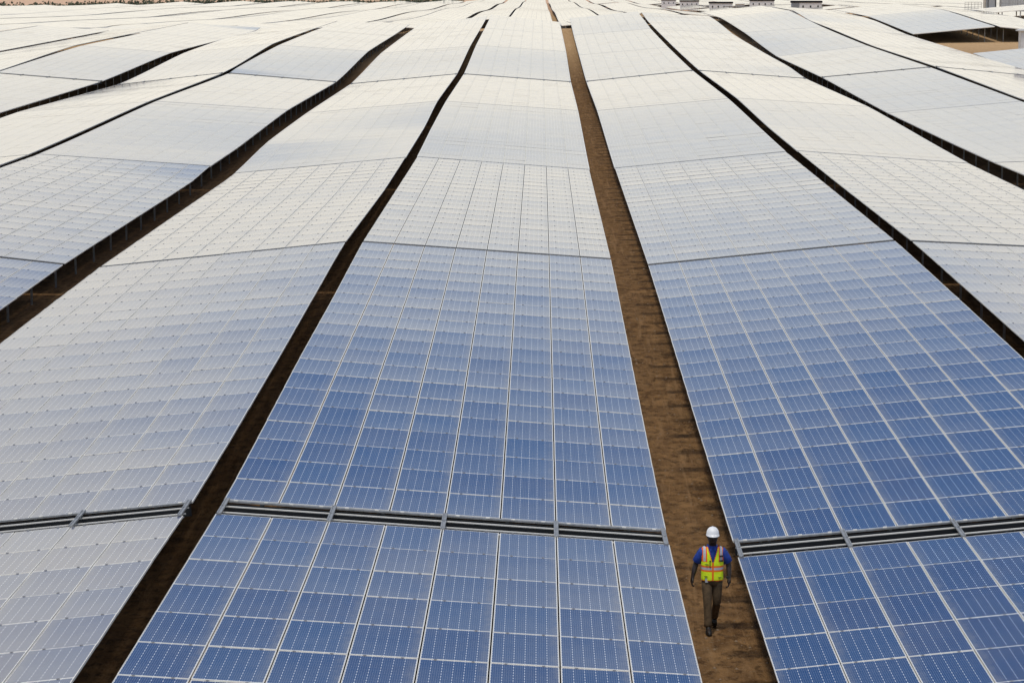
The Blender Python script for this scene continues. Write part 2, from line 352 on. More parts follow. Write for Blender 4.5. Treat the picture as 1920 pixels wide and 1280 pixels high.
def module_mesh(L, flip):
    """one framed module, long side along y, its upper face at z = 0; the glass sags a few millimetres"""
    mb = MB(); w, l, fr, d = .989, L - .006, .008, .036
    x0, x1, y0, y1 = -w / 2, w / 2, -l / 2, l / 2
    a, b_, c_, e = x0 + fr, x1 - fr, y0 + fr, y1 - fr
    for p in ([(x0, y0), (x1, y0), (b_, c_), (a, c_)], [(x1, y0), (x1, y1), (b_, e), (b_, c_)], [(x1, y1), (x0, y1), (a, e), (b_, e)], [(x0, y1), (x0, y0), (a, c_), (a, e)]):
        mb.quad([(X, Y, 0) for X, Y in p], 1)
    for (X, Y), (X2, Y2) in (((x0, y0), (x1, y0)), ((x1, y0), (x1, y1)), ((x1, y1), (x0, y1)), ((x0, y1), (x0, y0))):
        mb.quad([(X, Y, 0), (X, Y, -d), (X2, Y2, -d), (X2, Y2, 0)], 1)
    mb.quad([(x0, y0, -d), (x0, y1, -d), (x1, y1, -d), (x1, y0, -d)], 2)
    for s in (-.27, .27): mb.box((s, y1 - .002, .003), (.042, .034, .010), 3)
    nf = len(mb.f)
    ny, nxx = 6, 2
    for j in range(ny):
        for i in range(nxx):
            P_ = []; uv = []
            for (aa, bb) in ((i, j), (i + 1, j), (i + 1, j + 1), (i, j + 1)):
                s, t = aa / nxx, bb / ny
                P_.append((a + (b_ - a) * s, c_ + (e - c_) * t, -.0015 - .0042 * (1 - (2 * t - 1) ** 2) * 1.0))
                uv.append((1 - s if flip else s, t))
            mb.quad(P_, 0, uv)
    me = mb.mesh('solar_module', [M['glass'], M['alu'], M['back'], M['clamp']])
    bm = bmesh.new(); bm.from_mesh(me)
    gl = [f for f in bm.faces if f.material_index == 0]
    bmesh.ops.remove_doubles(bm, verts=list({v for f in gl for v in f.verts}), dist=1e-5)
    for f in bm.faces:
        if f.material_index == 0: f.smooth = True
    bm.to_mesh(me); bm.free(); return me

def leg_mesh():
    mb = MB(); w, f, t = .058, .10, .010                        # H-section driven post, unit height
    mb.box((0, -f / 2, .5), (w, t, 1)); mb.box((0, f / 2, .5), (w, t, 1)); mb.box((0, 0, .5), (t, f - t, .998))
    return mb.mesh('leg', [M['galv']])
LEG = leg_mesh()
table_count = 0

def deck_point(r, s, y):
    """point on the module plane of row r: s = 0..1 across, y along"""
    xl, xr = EDGE[r + 'l'][0], EDGE[r + 'r'][0]
    zl, zr = ez(r + 'l', y), ez(r + 'r', y)
    return Vector((xl + (xr - xl) * s, y, zl + (zr - zl) * s))

def deck_axes(r, s, y):
    ex = (deck_point(r, 1, y) - deck_point(r, 0, y)).normalized()
    ey = (deck_point(r, s, y + .9) - deck_point(r, s, y - .9)).normalized()
    n = ex.cross(ey).normalized(); ey = n.cross(ex).normalized(); return ex, ey, n

def hardware(root, base, r, ya, yb, wide):
    """rails closing the far... near end of the table that starts at yb, bridging to the table that ends at ya"""
    ex, ey, n = deck_axes(r, .5, (ya + yb) / 2)
    Wd = (deck_point(r, 1, yb) - deck_point(r, 0, yb)).length
    def cross(y, wy, dz, hz, name, mat, clamps=0):
        mb = MB(); c = deck_point(r, .5, y) + n * (dz - hz / 2)
        mb.box(c, (Wd - (.5 if name == 'gap_shade_sheet' else .06), wy, hz), 0, (ex, ey, n))
        if clamps:
            for k in range(COLS):
                for s in (-.27, .27):
                    mb.box(deck_point(r, (k + .5 + s) / COLS, y) + n * (dz + .006), (.07, wy * .6, .02), 1, (ex, ey, n))
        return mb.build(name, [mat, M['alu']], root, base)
    cross(yb - .06, .09, .002, .03, 'end_rail', M['galv'], wide)
    if wide:
        g = yb - ya
        cross(yb - .30 * g, .04, -.03, .02, 'cross_rail', M['alu'])
        cross(yb - .64 * g, .04, -.05, .02, 'cross_rail', M['alu'])
        cross(yb - .84 * g, .04, -.06, .02, 'cross_rail', M['alu'])
        cross(yb - .50 * g, .98 * g, -.26, .02, 'gap_shade_sheet', M['gap_shade_black'])  # added dark sheet standing in for the deep shade below the gap
        cross(yb - .14, .01, -.045, .20, 'rail_web', M['gap_shade_black'])  # rail web, its face blackened for the shadow in the gap
        for k in range(0, COLS + 1, 2):
            mb = MB(); s = min(max(k / COLS, .0085), .9915)
            a = deck_point(r, s, yb + .04); b = deck_point(r, s, (ya + yb) / 2 + .03); c = deck_point(r, s, ya - .04)
            for A, B in ((a, b), (b - ey * .05, c)):
                up = n * .012
                mb.bar(A + up, B + up, .08, .02); mb.bar(A + up * 2 + ex * .03, B + up * 2 + ex * .03, .02, .022); mb.bar(A + up * 2 - ex * .03, B + up * 2 - ex * .03, .02, .022)
            mb.build('bracket', M['galv'], root, base)

def in_view(pts, m=25):
    xs_ = []; ys_ = []
    for p in pts:
        x, y = project(*p); xs_.append(x); ys_.append(y)
    return max(xs_) > -m and min(xs_) < 1920 + m and max(ys_) > -m and min(ys_) < 1280 + m

def make_table(r, k, detailed, legs):
    global table_count
    ya = GAPY[k - 1] + GAPH[k - 1]; yb = GAPY[k] - GAPH[k]
    if r == 'R7': ya = 352.5
    nrow = NROW if r != 'R7' else 10
    L = (yb - ya) / nrow
    base = deck_point(r, .5, (ya + yb) / 2); base.z = ground_z(base.x, base.y)
    root = empty('solar_table', base)
    where = 'cut off by the bottom edge' if k == 1 else '%s section from the front' % ORD[k]
    look = 'blue' if k <= 2 and r in ('C', 'R1', 'R2') else ('greyish' if k <= 2 else 'pale')
    tag(root, '%s solar table in %s, %s' % (look, row_phrase(r), where), 'solar table', GRP)
    table_count += 1
    flip = LOWSIDE[r] == 'l'
    rr = random.Random(sum(map(ord, r)) * 31 + k)
    tilt_row = [rr.gauss(0, .0035) for _ in range(nrow)]
    if detailed:
        cells = []
        for j in range(nrow):
            y = ya + (j + .5) * L
            for i in range(COLS):
                p = deck_point(r, (i + .5) / COLS, y)
                px, py = project(*p)
                vis = -60 < px < 1980 and py < 1340
                cells.append((0 if vis else 1, y, i, j, p))
        cells.sort(key=lambda t: (t[0], t[1]))
        mesh = module_mesh(L, flip)
        rest = MB(); first = None
        for idx, (_, y, i, j, p) in enumerate(cells):
            ex, ey, n = deck_axes(r, (i + .5) / COLS, y)
            wob = tilt_row[j] * .7 + rr.gauss(0, .0018); rol = rr.gauss(0, .0018)
            ey2 = (ey + n * wob).normalized(); ex2 = (ex + n * rol).normalized(); n2 = ex2.cross(ey2).normalized(); ey2 = n2.cross(ex2)
            loc = p - base + n * rr.uniform(0, .003)
            mat = Matrix((ex2, ey2, n2)).transposed().to_4x4(); mat.translation = loc
            if idx < 100:
                if first is None:
                    first = link('solar_module', mesh, root); o = first
                else:
                    o = first.copy(); COL.objects.link(o); o.parent = root
                o.matrix_local = mat
            else:
                rest_me = rest
                for f in mesh.polygons:
                    rest.quad([mat @ mesh.vertices[v].co for v in f.vertices], f.material_index,
                              [tuple(mesh.uv_layers[0].data[li].uv) for li in f.loop_indices], rr.random())
        if rest.f:
            o = rest.build('solar_modules', [M['glass'], M['alu'], M['back'], M['clamp']], root); o['kind'] = 'stuff'
    else:
        mb = MB()
        for j in range(nrow):
            y0 = ya + j * L; y1 = y0 + L - .01
            for i in range(COLS):
                q4 = [deck_point(r, s, y) - base for s, y in ((i / COLS, y0), ((i + 1) / COLS, y0), ((i + 1) / COLS, y1), (i / COLS, y1))]
                w1 = tilt_row[j] * .30 + rr.gauss(0, .0008); w2 = rr.gauss(0, .0010)
                dz = [-w1 - w2 * .5, -w1 + w2 * .5, w1 + w2 * .5, w1 - w2 * .5]
                q4 = [a + Vector((0, 0, b)) for a, b in zip(q4, dz)]
                uv = [(i, j), (i + 1, j), (i + 1, j + 1), (i, j + 1)]
                if flip: uv = [(COLS - u, v) for u, v in uv]
                mb.quad(q4, 0, uv, rr.random())
        mb.build('module_deck', [M['field']], root)
        # frame edge all round, closing the thickness of the deck
        me_ = MB(); up = Vector((0, 0, .012))
        npt = 10
        for s in (0, 1):
            for t in range(npt):
                A = deck_point(r, s, ya + (yb - ya) * t / npt) - base; B = deck_point(r, s, ya + (yb - ya) * (t + 1) / npt) - base
                me_.bar(A - up * 2, B - up * 2, .03, .05)
        for y in (ya + .02, yb - .02):
            me_.bar(deck_point(r, 0, y) - base - up * 3, deck_point(r, 1, y) - base - up * 3, .04, .07)
        me_.build('deck_frame', [M['alu']], root)
        us = MB()
        us.quad([deck_point(r, s, y) - base - Vector((0, 0, .07)) for s, y in ((.004, ya + .05), (.004, yb - .05), (.996, yb - .05), (.996, ya + .05))])
    # steelwork
    mb = MB(); nleg = 10 if legs else 0
    step = (yb - ya) / 10
    legpos = []
    for t in range(10):
        y = ya + (t + .5) * step
        if legs == 2 or detailed:
            ex, ey, n = deck_axes(r, .5, y)
            a = deck_point(r, .03, y) - n * .17 - base; b = deck_point(r, .97, y) - n * .17 - base
            mb.bar(a, b, .07, .12)
        for s in (.085, .915):
            low = (s < .5) == (LOWSIDE[r] == 'l')
            if not low and r in ('L1', 'C', 'R1'): s = .26 if s < .5 else .74
            if legs == 2 or low: legpos.append((s, y))
    if mb.f:
        for s in (.085, .36, .64, .915):
            for t in range(10):
                A = deck_point(r, s, ya + (yb - ya) * t / 10 + .01); B = deck_point(r, s, ya + (yb - ya) * (t + 1) / 10 - .01)
                mb.bar(A - base - Vector((0, 0, .095)), B - base - Vector((0, 0, .095)), .06, .07)
        mb.build('support_frame', [M['galv_dark']], root)
    if legs:
        first = None
        for s, y in legpos:
            p = deck_point(r, s, y); zg = ground_z(p.x, p.y) - .05
            if first is None: first = link('leg', LEG, root); o = first
            else: o = first.copy(); COL.objects.link(o); o.parent = root
            o.location = (p.x - base.x, p.y - base.y, zg - base.z); o.scale = (1, 1, p.z - .16 - zg)
    # hardware on the near end of this table (in the joint before it)
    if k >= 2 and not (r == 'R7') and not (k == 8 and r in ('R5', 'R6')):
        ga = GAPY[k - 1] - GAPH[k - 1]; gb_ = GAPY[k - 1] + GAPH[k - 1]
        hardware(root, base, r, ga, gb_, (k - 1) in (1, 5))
    return root

for r in ROWS:
    for k in range(1, 10):
        last = 9 if r[0] == 'R' and int(r[1:]) >= 2 else 8
        if k > last: continue
        if r in ('R5', 'R6') and k == 7: continue                 # the open yard
        if r == 'R7' and k != 9: continue
        ya, yb = GAPY[k - 1], GAPY[k]
        if not in_view([deck_point(r, s, y) for s in (0, .5, 1) for y in (ya, (ya + yb) / 2, yb)], 420 if k <= 2 else 5): continue
        det = k <= 3 and r in ('L2', 'L1', 'C', 'R1', 'R2') and not (k == 1 and r in ('L2', 'R2'))
        legs = 2 if (det or (r in ('R5', 'R6') and k == 8)) else (1 if (k <= 7 or r in ('R6', 'R7')) else 0)
        make_table(r, k, det, legs)
# the far end rail of the near yard tables stands proud
print('near tables', table_count)

# ------------------------------------------------------------------ distant tables beyond the crest
CREST = [(0, 60), (220, 60), (360, 50), (500, 56), (640, 44), (780, 50), (916, 36), (1060, 46), (1195, 28), (1300, 32), (1433, 16), (1560, 24), (1680, 12), (1900, 34), (1920, 36)]
PITCH2 = 17.84
far = []
CABINS = [  # x, y, width, depth, height, kind
    (60.9, 640, 6.8, 2.6, 2.75), (49.1, 760, 6.2, 2.6, 2.75), (48.0, 900, 6.0, 2.6, 2.75), (65.0, 820, 7.0, 2.6, 2.8), (45.0, 980, 5.0, 2.6, 2.8), (27., 1040, 8., 2.6, 2.8)]
STATION = (72., 436.)
def blocked(x0, x1, y0, y1):
    for (cx, cy, w, d, h) in CABINS:
        if x1 > cx - w / 2 - 1.5 and x0 < cx + w / 2 + 3.5 and y1 > cy - 7 and y0 < cy + 4: return True
    if x1 > STATION[0] - 9 and y0 < STATION[1] + 12: return True
    return False
for k in range(9, 36):
    ya0 = GAPY[8] + 40.4 * (k - 9); yb0 = ya0 + 40.4
    for i in range(-14, 15):
        for half in (0, 1):
            if half == 0: x0, x1, tilt = -5.77 + i * PITCH2, 2.30 + i * PITCH2, -.36
            else: x0, x1, tilt = 3.52 + i * PITCH2, 11.53 + i * PITCH2, .36
            xm = (x0 + x1) / 2
            if k == 9 and xm > 12: continue
            if yb0 > min(1420., 936 + (xm + 182) * 2.01) : continue
            ya, yb = ya0 + .3, yb0 - .3
            if xm > 20 and abs((ya0 + yb0) / 2 - 595) < 21: ya += 9.0        # service road
            if blocked(x0, x1, ya, yb):
                yb = yb - 18 if not blocked(x0, x1, ya, yb - 18) else yb
                if blocked(x0, x1, ya, yb): continue
            px, py = project(xm, yb, deck_far(xm, yb)); 
            e0 = project(x0, yb, deck_far(xm, yb))[0]; e1 = project(x1, yb, deck_far(xm, yb))[0]
            if e1 < 0 or e0 > 1920 or py < -1.5: continue
            if py > lin(CREST, px): continue
            far.append((ya, i, half, k, x0, x1, yb, tilt))
far.sort(key=lambda t: t[0])
n_ind = max(0, 296 - table_count)
print('far tables', len(far), 'individual', min(n_ind, len(far)))
def far_quads(mb, t, base):
    ya, i, half, k, x0, x1, yb, tilt = t
    rr = random.Random(i * 97 + half * 13 + k)
    n = 5; L = (yb - ya) / n
    P_ = lambda s, y: Vector((x0 + (x1 - x0) * s, y, deck_far((x0 + x1) / 2, y) + tilt * (2 * s - 1))) - base
    for j in range(n):
        y0, y1 = ya + j * L, ya + (j + 1) * L - .01
        w = rr.gauss(0, .0012)
        uv = [(0, j * 4), (8, j * 4), (8, j * 4 + 4), (0, j * 4 + 4)]
        if tilt > 0: uv = [(8 - u, v) for u, v in uv]
        q4 = [P_(0, y0), P_(1, y0), P_(1, y1), P_(0, y1)]
        mb.quad([a + Vector((0, 0, b)) for a, b in zip(q4, (-w, -w, w, w))], 0, uv, rr.random())
    dz = Vector((0, 0, .04))
    for s in (0, 1): mb.bar(P_(s, ya) - dz, P_(s, yb) - dz, .05, .07, 1)
    for y in (ya + .03, yb - .03): mb.bar(P_(0, y) - dz, P_(1, y) - dz, .05, .08, 1)
def far_legs(mb, t, base):
    ya, i, half, k, x0, x1, yb, tilt = t
    for s in (.08, .92):
        for q_ in range(5):
            y = ya + .4 + (yb - ya - .8) * q_ / 4; x = x0 + (x1 - x0) * s
            zt = deck_far((x0 + x1) / 2, y) + tilt * (2 * s - 1); zg = ground_z(x, y)
            mb.box(Vector((x, y, (zt - .1 + zg - .05) / 2)) - base, (.09, .12, zt - .1 - zg + .05), 2)
mass = MB()
for idx, t in enumerate(far):
    ya, i, half, k, x0, x1, yb, tilt = t
    base = Vector(((x0 + x1) / 2, ya, 0)); base.z = ground_z(base.x, base.y)
    if idx < n_ind:
        mb = MB(); far_quads(mb, t, base); far_legs(mb, t, base)
        o = mb.build('solar_table', [M['field'], M['alu'], M['galv']]); o.location = base
        n = i * 2 + half
        side = ('%s row left' % ORD[-(n - 1)]) if n <= 0 else ('%s row right' % ORD[n])
        tag(o, 'far pale solar table, %s of the worker\'s aisle, %s section from the front' % (side, ORD[k - 1]), 'solar table', GRP)
    else:
        far_quads(mass, t, Vector((0, 0, 0))); far_legs(mass, t, Vector((0, 0, 0)))
if mass.f: tag(mass.build('solar_tables', [M['field'], M['alu'], M['galv']]), 'pale mass of the most distant solar tables along the top', 'solar tables', GRP, 'stuff')

# ------------------------------------------------------------------ yard cabinet, cabins, transformer station, scrub
def cabin_thing(x, y, wd, dp, hh, ztop, label, louvre=False, roof=True):
    z = H + ztop - hh - .4
    root = empty('equipment_cabin', (x, y, z))
    tag(root, label, 'cabin', 'equipment cabins among the distant rows')
    mb = MB(); x0 = -wd / 2 + (1.7 if louvre else 0)
    mb.box(((x0 + wd / 2) / 2, 0, hh / 2), (wd / 2 - x0, dp, hh)); mb.build('wall', M['white'], root)
    mb = MB(); mb.box((0, 0, hh + .14), (wd + .3, dp + .3, .40)); mb.box((0, 0, hh + .36), (wd + .1, dp + .1, .05)); mb.build('roof', M['darkroof'], root)
    if louvre:
        mb = MB(); mb.box((-wd / 2 + .84, 0, hh / 2), (1.68, dp - .1, hh - .02))
        for k in range(9): mb.box((-wd / 2 + .84, -dp / 2 + .03, .3 + k * .26), (1.5, .08, .07), 1)
        mb.build('louvre_bay', [M['grey'], M['mesh']], root)
    n = max(3, int((wd / 2 - x0) / 1.5))
    for k in range(n):
        xx = x0 + (k + .5) * (wd / 2 - x0) / n
        mb = MB(); mb.box((xx, -dp / 2 - .01, hh * .66), (.34, .06, .50)); mb.build('window', M['window'], root)
    mb = MB()
    for sx in (-.42, 0, .42):
        for sy in (-.4, .4): mb.box((sx * wd, sy * dp, -.8), (.3, .3, 1.6))
    mb.build('footing', M['grey'], root)
    return root
CL = ['white cabin with dark roof and grey louvred bay, largest of the distant cabins', 'white cabin with a row of dark windows beside a beige kiosk',
      'small white cabin with dark roof left of the beige kiosk', 'white cabin cut by the top edge above the largest cabin', 'faint white cabin, leftmost along the right skyline', 'far white cabin at the very top edge']
for i, cb in enumerate(CABINS[:5]): cabin_thing(*cb, (-5.05, -6.28, -6.95, -6.1, -7.2)[i], CL[i], louvre=(i == 0))
kx, ky = 54.2, 759.; kz = ground_z(kx, ky)
root = empty('transformer_kiosk', (kx, ky, kz)); tag(root, 'beige transformer kiosk with flat lid beside the windowed cabin', 'kiosk')
mb = MB(); mb.box((0, 0, 1.3), (2.3, 2.2, 2.4)); mb.box((0, 0, .08), (2.6, 2.5, .2)); mb.build('housing', M['beige'], root)
mb = MB(); mb.box((0, 0, 2.56), (2.6, 2.5, .12)); mb.build('lid', M['white'], root)
mb = MB()
for sx in (-.56, .56):
    mb.box((sx, -1.115, 1.25), (1.0, .05, 1.9))
mb.build('door', M['grey'], root)

# white cabinet in the open yard at the right edge
bx, by = 46.7, 266.; bz = ground_z(bx, by)
root = empty('inverter_cabinet', (bx, by, bz)); tag(root, 'white cabinet with overhanging lid in the sandy yard at the right edge', 'cabinet')
mb = MB(); mb.box((0, 0, 1.2), (2.1, 1.4, 2.1)); mb.build('body', M['white'], root)
mb = MB(); mb.box((0, 0, 2.31), (2.6, 1.9, .12)); mb.box((0, 0, 2.41), (2.3, 1.6, .08)); mb.build('lid', M['white'], root)
mb = MB(); mb.box((.35, -.715, 1.75), (.8, .05, .5)); mb.build('vent', M['window'], root)
for sx in (-.52, .52):
    mb = MB(); mb.box((sx, -.71, 1.0), (.94, .03, 1.5)); d = mb.build('door', M['white'], root)
    mb = MB(); mb.box((sx - .3 * (1 if sx > 0 else -1), -.75, 1.05), (.05, .06, .22)); mb.build('handle', M['grey'], d)
mb = MB(); mb.box((0, 0, .08), (2.2, 1.5, .2)); mb.build('plinth', M['grey'], root)

# transformer station behind the rows at the upper right corner
sx0, sy0 = 65.5, 430.; sz = H - 5.9
root = empty('transformer_station', (sx0, sy0, sz)); tag(root, 'grey transformer station with mesh enclosure and railed platform in the top right corner', 'station')
mb = MB(); mb.box((8., 0, .95), (17.5, 4., .12))
for k in range(7): mb.box((-.4 + k * 2.8, -1.8, -.4), (.16, .16, 2.6)); mb.box((-.4 + k * 2.8, 1.8, -.4), (.16, .16, 2.6))
mb.build('platform', M['grey'], root)
mb = MB(); mb.box((3.7, .3, 2.7), (1.5, 2.4, 3.3)); mb.build('switchgear_housing', M['grey'], root)
mb = MB(); mb.box((3.15, -.95, 2.7), (.12, .1, 3.1)); mb.box((4.3, -.95, 2.7), (.12, .1, 3.1)); mb.build('corner_trim', M['window'], root)
mb = MB(); mb.box((2.72, -.2, 2.9), (.35, .4, 3.6)); mb.build('duct', M['beige'], root)
mb = MB()
for k in range(9): mb.box((4.9 + k * 1.35, -1.6, 2.7), (.09, .09, 3.4))
for k in range(7): mb.box((10.3, -1.6, 1.15 + k * .5), (10.9, .05, .05))
for k in range(28): mb.box((4.9 + k * .39, -1.6, 2.7), (.025, .025, 3.3))
mb.build('mesh_enclosure', M['mesh'], root)
mb = MB(); mb.box((10.4, .6, 2.5), (10.2, 2.0, 2.9)); mb.build('transformer_housing', simple('pale_grey_paint', (.52, .53, .52), .5), root)
mb = MB()
for k in range(6): mb.box((-.5 + k * .5, -1.8, 1.65), (.05, .05, 1.3))
for k in range(4): mb.box((.75, -1.8, 1.2 + k * .36), (2.6, .05, .05))
mb.build('railing', M['mesh'], root)

# low scrub along the far edge of the field, too many and too small to count
sm = simple('scrub_leaves', (.075, .085, .048), .9, 0, .35, .4)
mb = MB(); rs = random.Random(3)
for k in range(700):
    t = rs.random() ** .8; x = -212 + t * 175 + rs.gauss(0, 2); y0 = 936 + (x + 182) * 2.01 + 14
    y = y0 + abs(rs.gauss(0, 9)); z = far_top(x, y) - 1.75
    hgt = rs.uniform(1.2, 3.0) * (1.25 if rs.random() < .15 else 1.)
    for j in range(rs.randint(22, 40)):
        a = rs.uniform(0, 6.28); rr_ = rs.random() * 2.4; zz = rs.random() * hgt * (1.1 - .6 * rr_ / 2.4); s = rs.uniform(.14, .38)
        c = Vector((x + rr_ * math.cos(a), y + rr_ * math.sin(a), z + zz)); d1 = Vector((rs.gauss(0, 1), rs.gauss(0, 1), rs.gauss(0, 1))).normalized(); d2 = d1.orthogonal().normalized()
        mb.quad([c - d1 * s - d2 * s, c + d1 * s - d2 * s * .6, c + d1 * s * .7 + d2 * s, c - d1 * s * .8 + d2 * s])
tag(mb.build('scrub', sm), 'dark green desert scrub in a ragged line beyond the far left rows', 'scrub', None, 'stuff')

# small stones on the soil of the aisle
stm = simple('stone', (.26, .18, .11), .95, 0, .3, 20.)
mb = MB(); rs = random.Random(11)
for k in range(340):
    y = 34 + 90 * rs.random() ** 1.6; x = rs.uniform(2.3, 4.1); s = rs.uniform(.012, .035) * (2.0 if rs.random() < .06 else 1)
    z = ground_z(x, y) + s * .2
    P_ = [Vector((x + s * rs.uniform(.7, 1.3) * dx_, y + s * rs.uniform(.7, 1.3) * dy_, z + s * dz_)) for dx_, dy_, dz_ in ((1, 0, 0), (0, 1, 0), (-1, 0, 0), (0, -1, 0), (0, 0, .8), (.5, .5, .5))]
    for a, b in ((0, 1), (1, 2), (2, 3), (3, 0)): mb.quad([P_[a], P_[b], P_[4]], uv=((0, 0), (1, 0), (0, 1)))
tag(mb.build('pebbles', stm), 'scattered pale pebbles on the brown soil of the aisle', 'pebbles', None, 'stuff')

# ------------------------------------------------------------------ the worker
def skin_obj(name, verts, edges, radii, mat, parent, sub=2, root_i=0):
    me = D.meshes.new(name); me.from_pydata(verts, edges, [])
    o = link(name, me, parent)
    md = o.modifiers.new('skin', 'SKIN'); md.use_smooth_shade = True; md.branch_smoothing = .6
    for i, r_ in enumerate(radii):
        sv = me.skin_vertices[0].data[i]; sv.radius = r_ if isinstance(r_, tuple) else (r_, r_); sv.use_root = (i == root_i)
    sb = o.modifiers.new('sub', 'SUBSURF'); sb.levels = sub; sb.render_levels = sub
    bpy.context.view_layer.update()
    dg = bpy.context.evaluated_depsgraph_get()
    m2 = D.meshes.new_from_object(o.evaluated_get(dg)); m2.name = name
    m2.materials.clear(); m2.materials.append(mat)
    m2.polygons.foreach_set('use_smooth', [True] * len(m2.polygons)); m2.polygons.foreach_set('material_index', [0] * len(m2.polygons))
    o.modifiers.clear(); o.data = m2
    return o
def loft(rings, n=28, cap=True):
    """rings: (cx, cy, z, rx, ry[, squareness, tilt_y]) stacked upward"""
    V = []
    for r_ in rings:
        cx, cy, z, rx, ry = r_[:5]; e = r_[5] if len(r_) > 5 else 1.; tl = r_[6] if len(r_) > 6 else 0.
        ring = []
        for k in range(n):
            a = 2 * math.pi * k / n; c_, s_ = math.cos(a), math.sin(a)
            px = abs(c_) ** e * (1 if c_ >= 0 else -1) * rx; py = abs(s_) ** e * (1 if s_ >= 0 else -1) * ry
            ring.append((cx + px, cy + py, z + tl * py))
        V.append(ring)
    mb = MB()
    for i in range(len(V) - 1):
        for k in range(n): mb.quad([V[i][k], V[i][(k + 1) % n], V[i + 1][(k + 1) % n], V[i + 1][k]])
    if cap:
        mb.quad(V[0][::-1], uv=[(0, 0)] * n); mb.quad(V[-1], uv=[(0, 0)] * n)
    return mb
skin = simple('dark_skin', (.024, .013, .008), .5, 0, .15, 30.)
cloth_b = simple('blue_shirt', (.012, .045, .27), .85, 0, .25, 25., .3)
khaki = simple('khaki_trousers', (.100, .064, .030), .9, 0, .30, 14., .5)
boot = simple('black_boots', (.012, .011, .010), .6, 0, .2, 20.)
lime = simple('lime_fabric', (.78, .98, .014), .8, 0, .10, 18., .2)
orange = simple('orange_tape', (.95, .17, .01), .7, 0, .1)
silver = simple('reflective_tape', (.52, .53, .56), .45, .1, .1)
helm = simple('helmet_shell', (.80, .80, .79), .35, 0, .04)
black = simple('black_strap', (.015, .015, .017), .6)

pxw, pyw = 2.955, 46.6
wz = ground_z(pxw, pyw)
W = empty('person', (pxw, pyw, wz), R(2))
tag(W, 'worker in white hard hat and lime safety vest walking down the soil aisle', 'person')
# body (x = picture right, y = away from camera): pelvis, spine, neck, head, arms, hands, legs
bv, be, br = [], [], []
def chain(pts, start=None):
    prev = start
    for p, r_ in pts:
        bv.append(p); br.append(r_); i = len(bv) - 1
        if prev is not None: be.append((prev, i))
        prev = i
    return prev
pel = chain([((0, 0, .96), (.145, .10))])
chest = chain([((0, .0, 1.12), (.135, .095)), ((0, -.005, 1.30), (.15, .105)), ((0, .0, 1.42), (.12, .085))], pel)
neck = chain([((0, -.015, 1.50), .072), ((0, -.03, 1.545), .068)], chest)
head = chain([((0, -.06, 1.58), (.082, .090)), ((0, -.060, 1.645), (.098, .118)), ((0, -.045, 1.73), (.088, .108))], neck)
def arm(s, sh, el, wr, hd):
    a = chain([((s * .12, 0, 1.40), .05), (sh, .055), (tuple((Vector(sh) + Vector(el)) / 2), .062), (el, .050), (tuple((Vector(el) + Vector(wr)) / 2), .048), (wr, .034)], chest)
    wv, hv = Vector(wr), Vector(hd); d = (hv - wv).normalized()
    palm = chain([(tuple(wv + d * .05), (.044, .030)), (tuple(wv + d * .088), (.046, .028))], a)
    up = Vector((0, 1, 0)); fw = d.cross(Vector((1, 0, 0))).normalized()
    for k, (off, ln) in enumerate(((-.028, .062), (-.010, .072), (.009, .068), (.026, .052))):
        b0 = wv + d * .10 + fw * off; cu = Vector((-s, 0, 0))
        chain([(tuple(b0), .0105), (tuple(b0 + d * ln * .5 + cu * .008), .0098), (tuple(b0 + d * ln * .85 + cu * .030), .0088), (tuple(b0 + d * ln * .72 + cu * .050), .0080)], palm)
    b0 = wv + d * .035 + fw * .034
    chain([(tuple(b0), .012), (tuple(b0 + fw * .022 + d * .03 - Vector((s, 0, 0)) * .01), .011), (tuple(b0 + fw * .016 + d * .062 - Vector((s, 0, 0)) * .022), .009)], palm - 1)
arm(-1, (-.212, .01, 1.405), (-.275, .055, 1.155), (-.335, .0, .935), (-.352, -.02, .80))
arm(1, (.212, .0, 1.405), (.285, .02, 1.155), (.285, -.07, .930), (.280, -.10, .80))
for s, hip, kn, an, toe in ((-1, (-.085, 0, .90), (-.086, -.15, .52), (-.080, -.25, .10), (-.087, -.42, .045)), (1, (.085, 0, .90), (.080, -.03, .50), (.070, .26, .165), (.078, .12, .045))):
    chain([(hip, .085), (tuple((Vector(hip) + Vector(kn)) / 2), .072), (kn, .054), (tuple((Vector(kn) * .6 + Vector(an) * .4)), .052), (an, .036), (tuple((Vector(an) * .4 + Vector(toe) * .6)), .034), (toe, .028)], pel)
body = skin_obj('body', bv, be, br, skin, W)
# face: eyes, nose, mouth and ears as small raised shapes on the head
mb = MB(); mb.tube([(0, -.150, 1.665), (0, -.164, 1.640), (0, -.168, 1.622), (0, -.152, 1.612)], [.008, .012, .016, .010]); mb.build('nose', skin, W, smooth=True, weld=True)
mb = MB(); mb.tube([(-.026, -.138, 1.578), (0, -.146, 1.576), (.026, -.138, 1.578)], [.004, .009, .004]); mb.build('mouth', simple('lips', (.05, .02, .017), .5), W, smooth=True, weld=True)
eye_w = simple('eye_white', (.35, .33, .30), .3)
for s in (-1, 1):
    mb = MB(); mb.tube([(s * .034 - .013, -.146, 1.660), (s * .034, -.152, 1.660), (s * .034 + .013, -.146, 1.660)], [.002, .007, .002]); mb.build('eye', eye_w, W, smooth=True, weld=True)
    mb = MB(); mb.tube([(s * .078, -.04, 1.615), (s * .088, -.03, 1.645), (s * .084, -.028, 1.672)], [.006, .014, .008]); mb.build('ear', skin, W, smooth=True, weld=True)
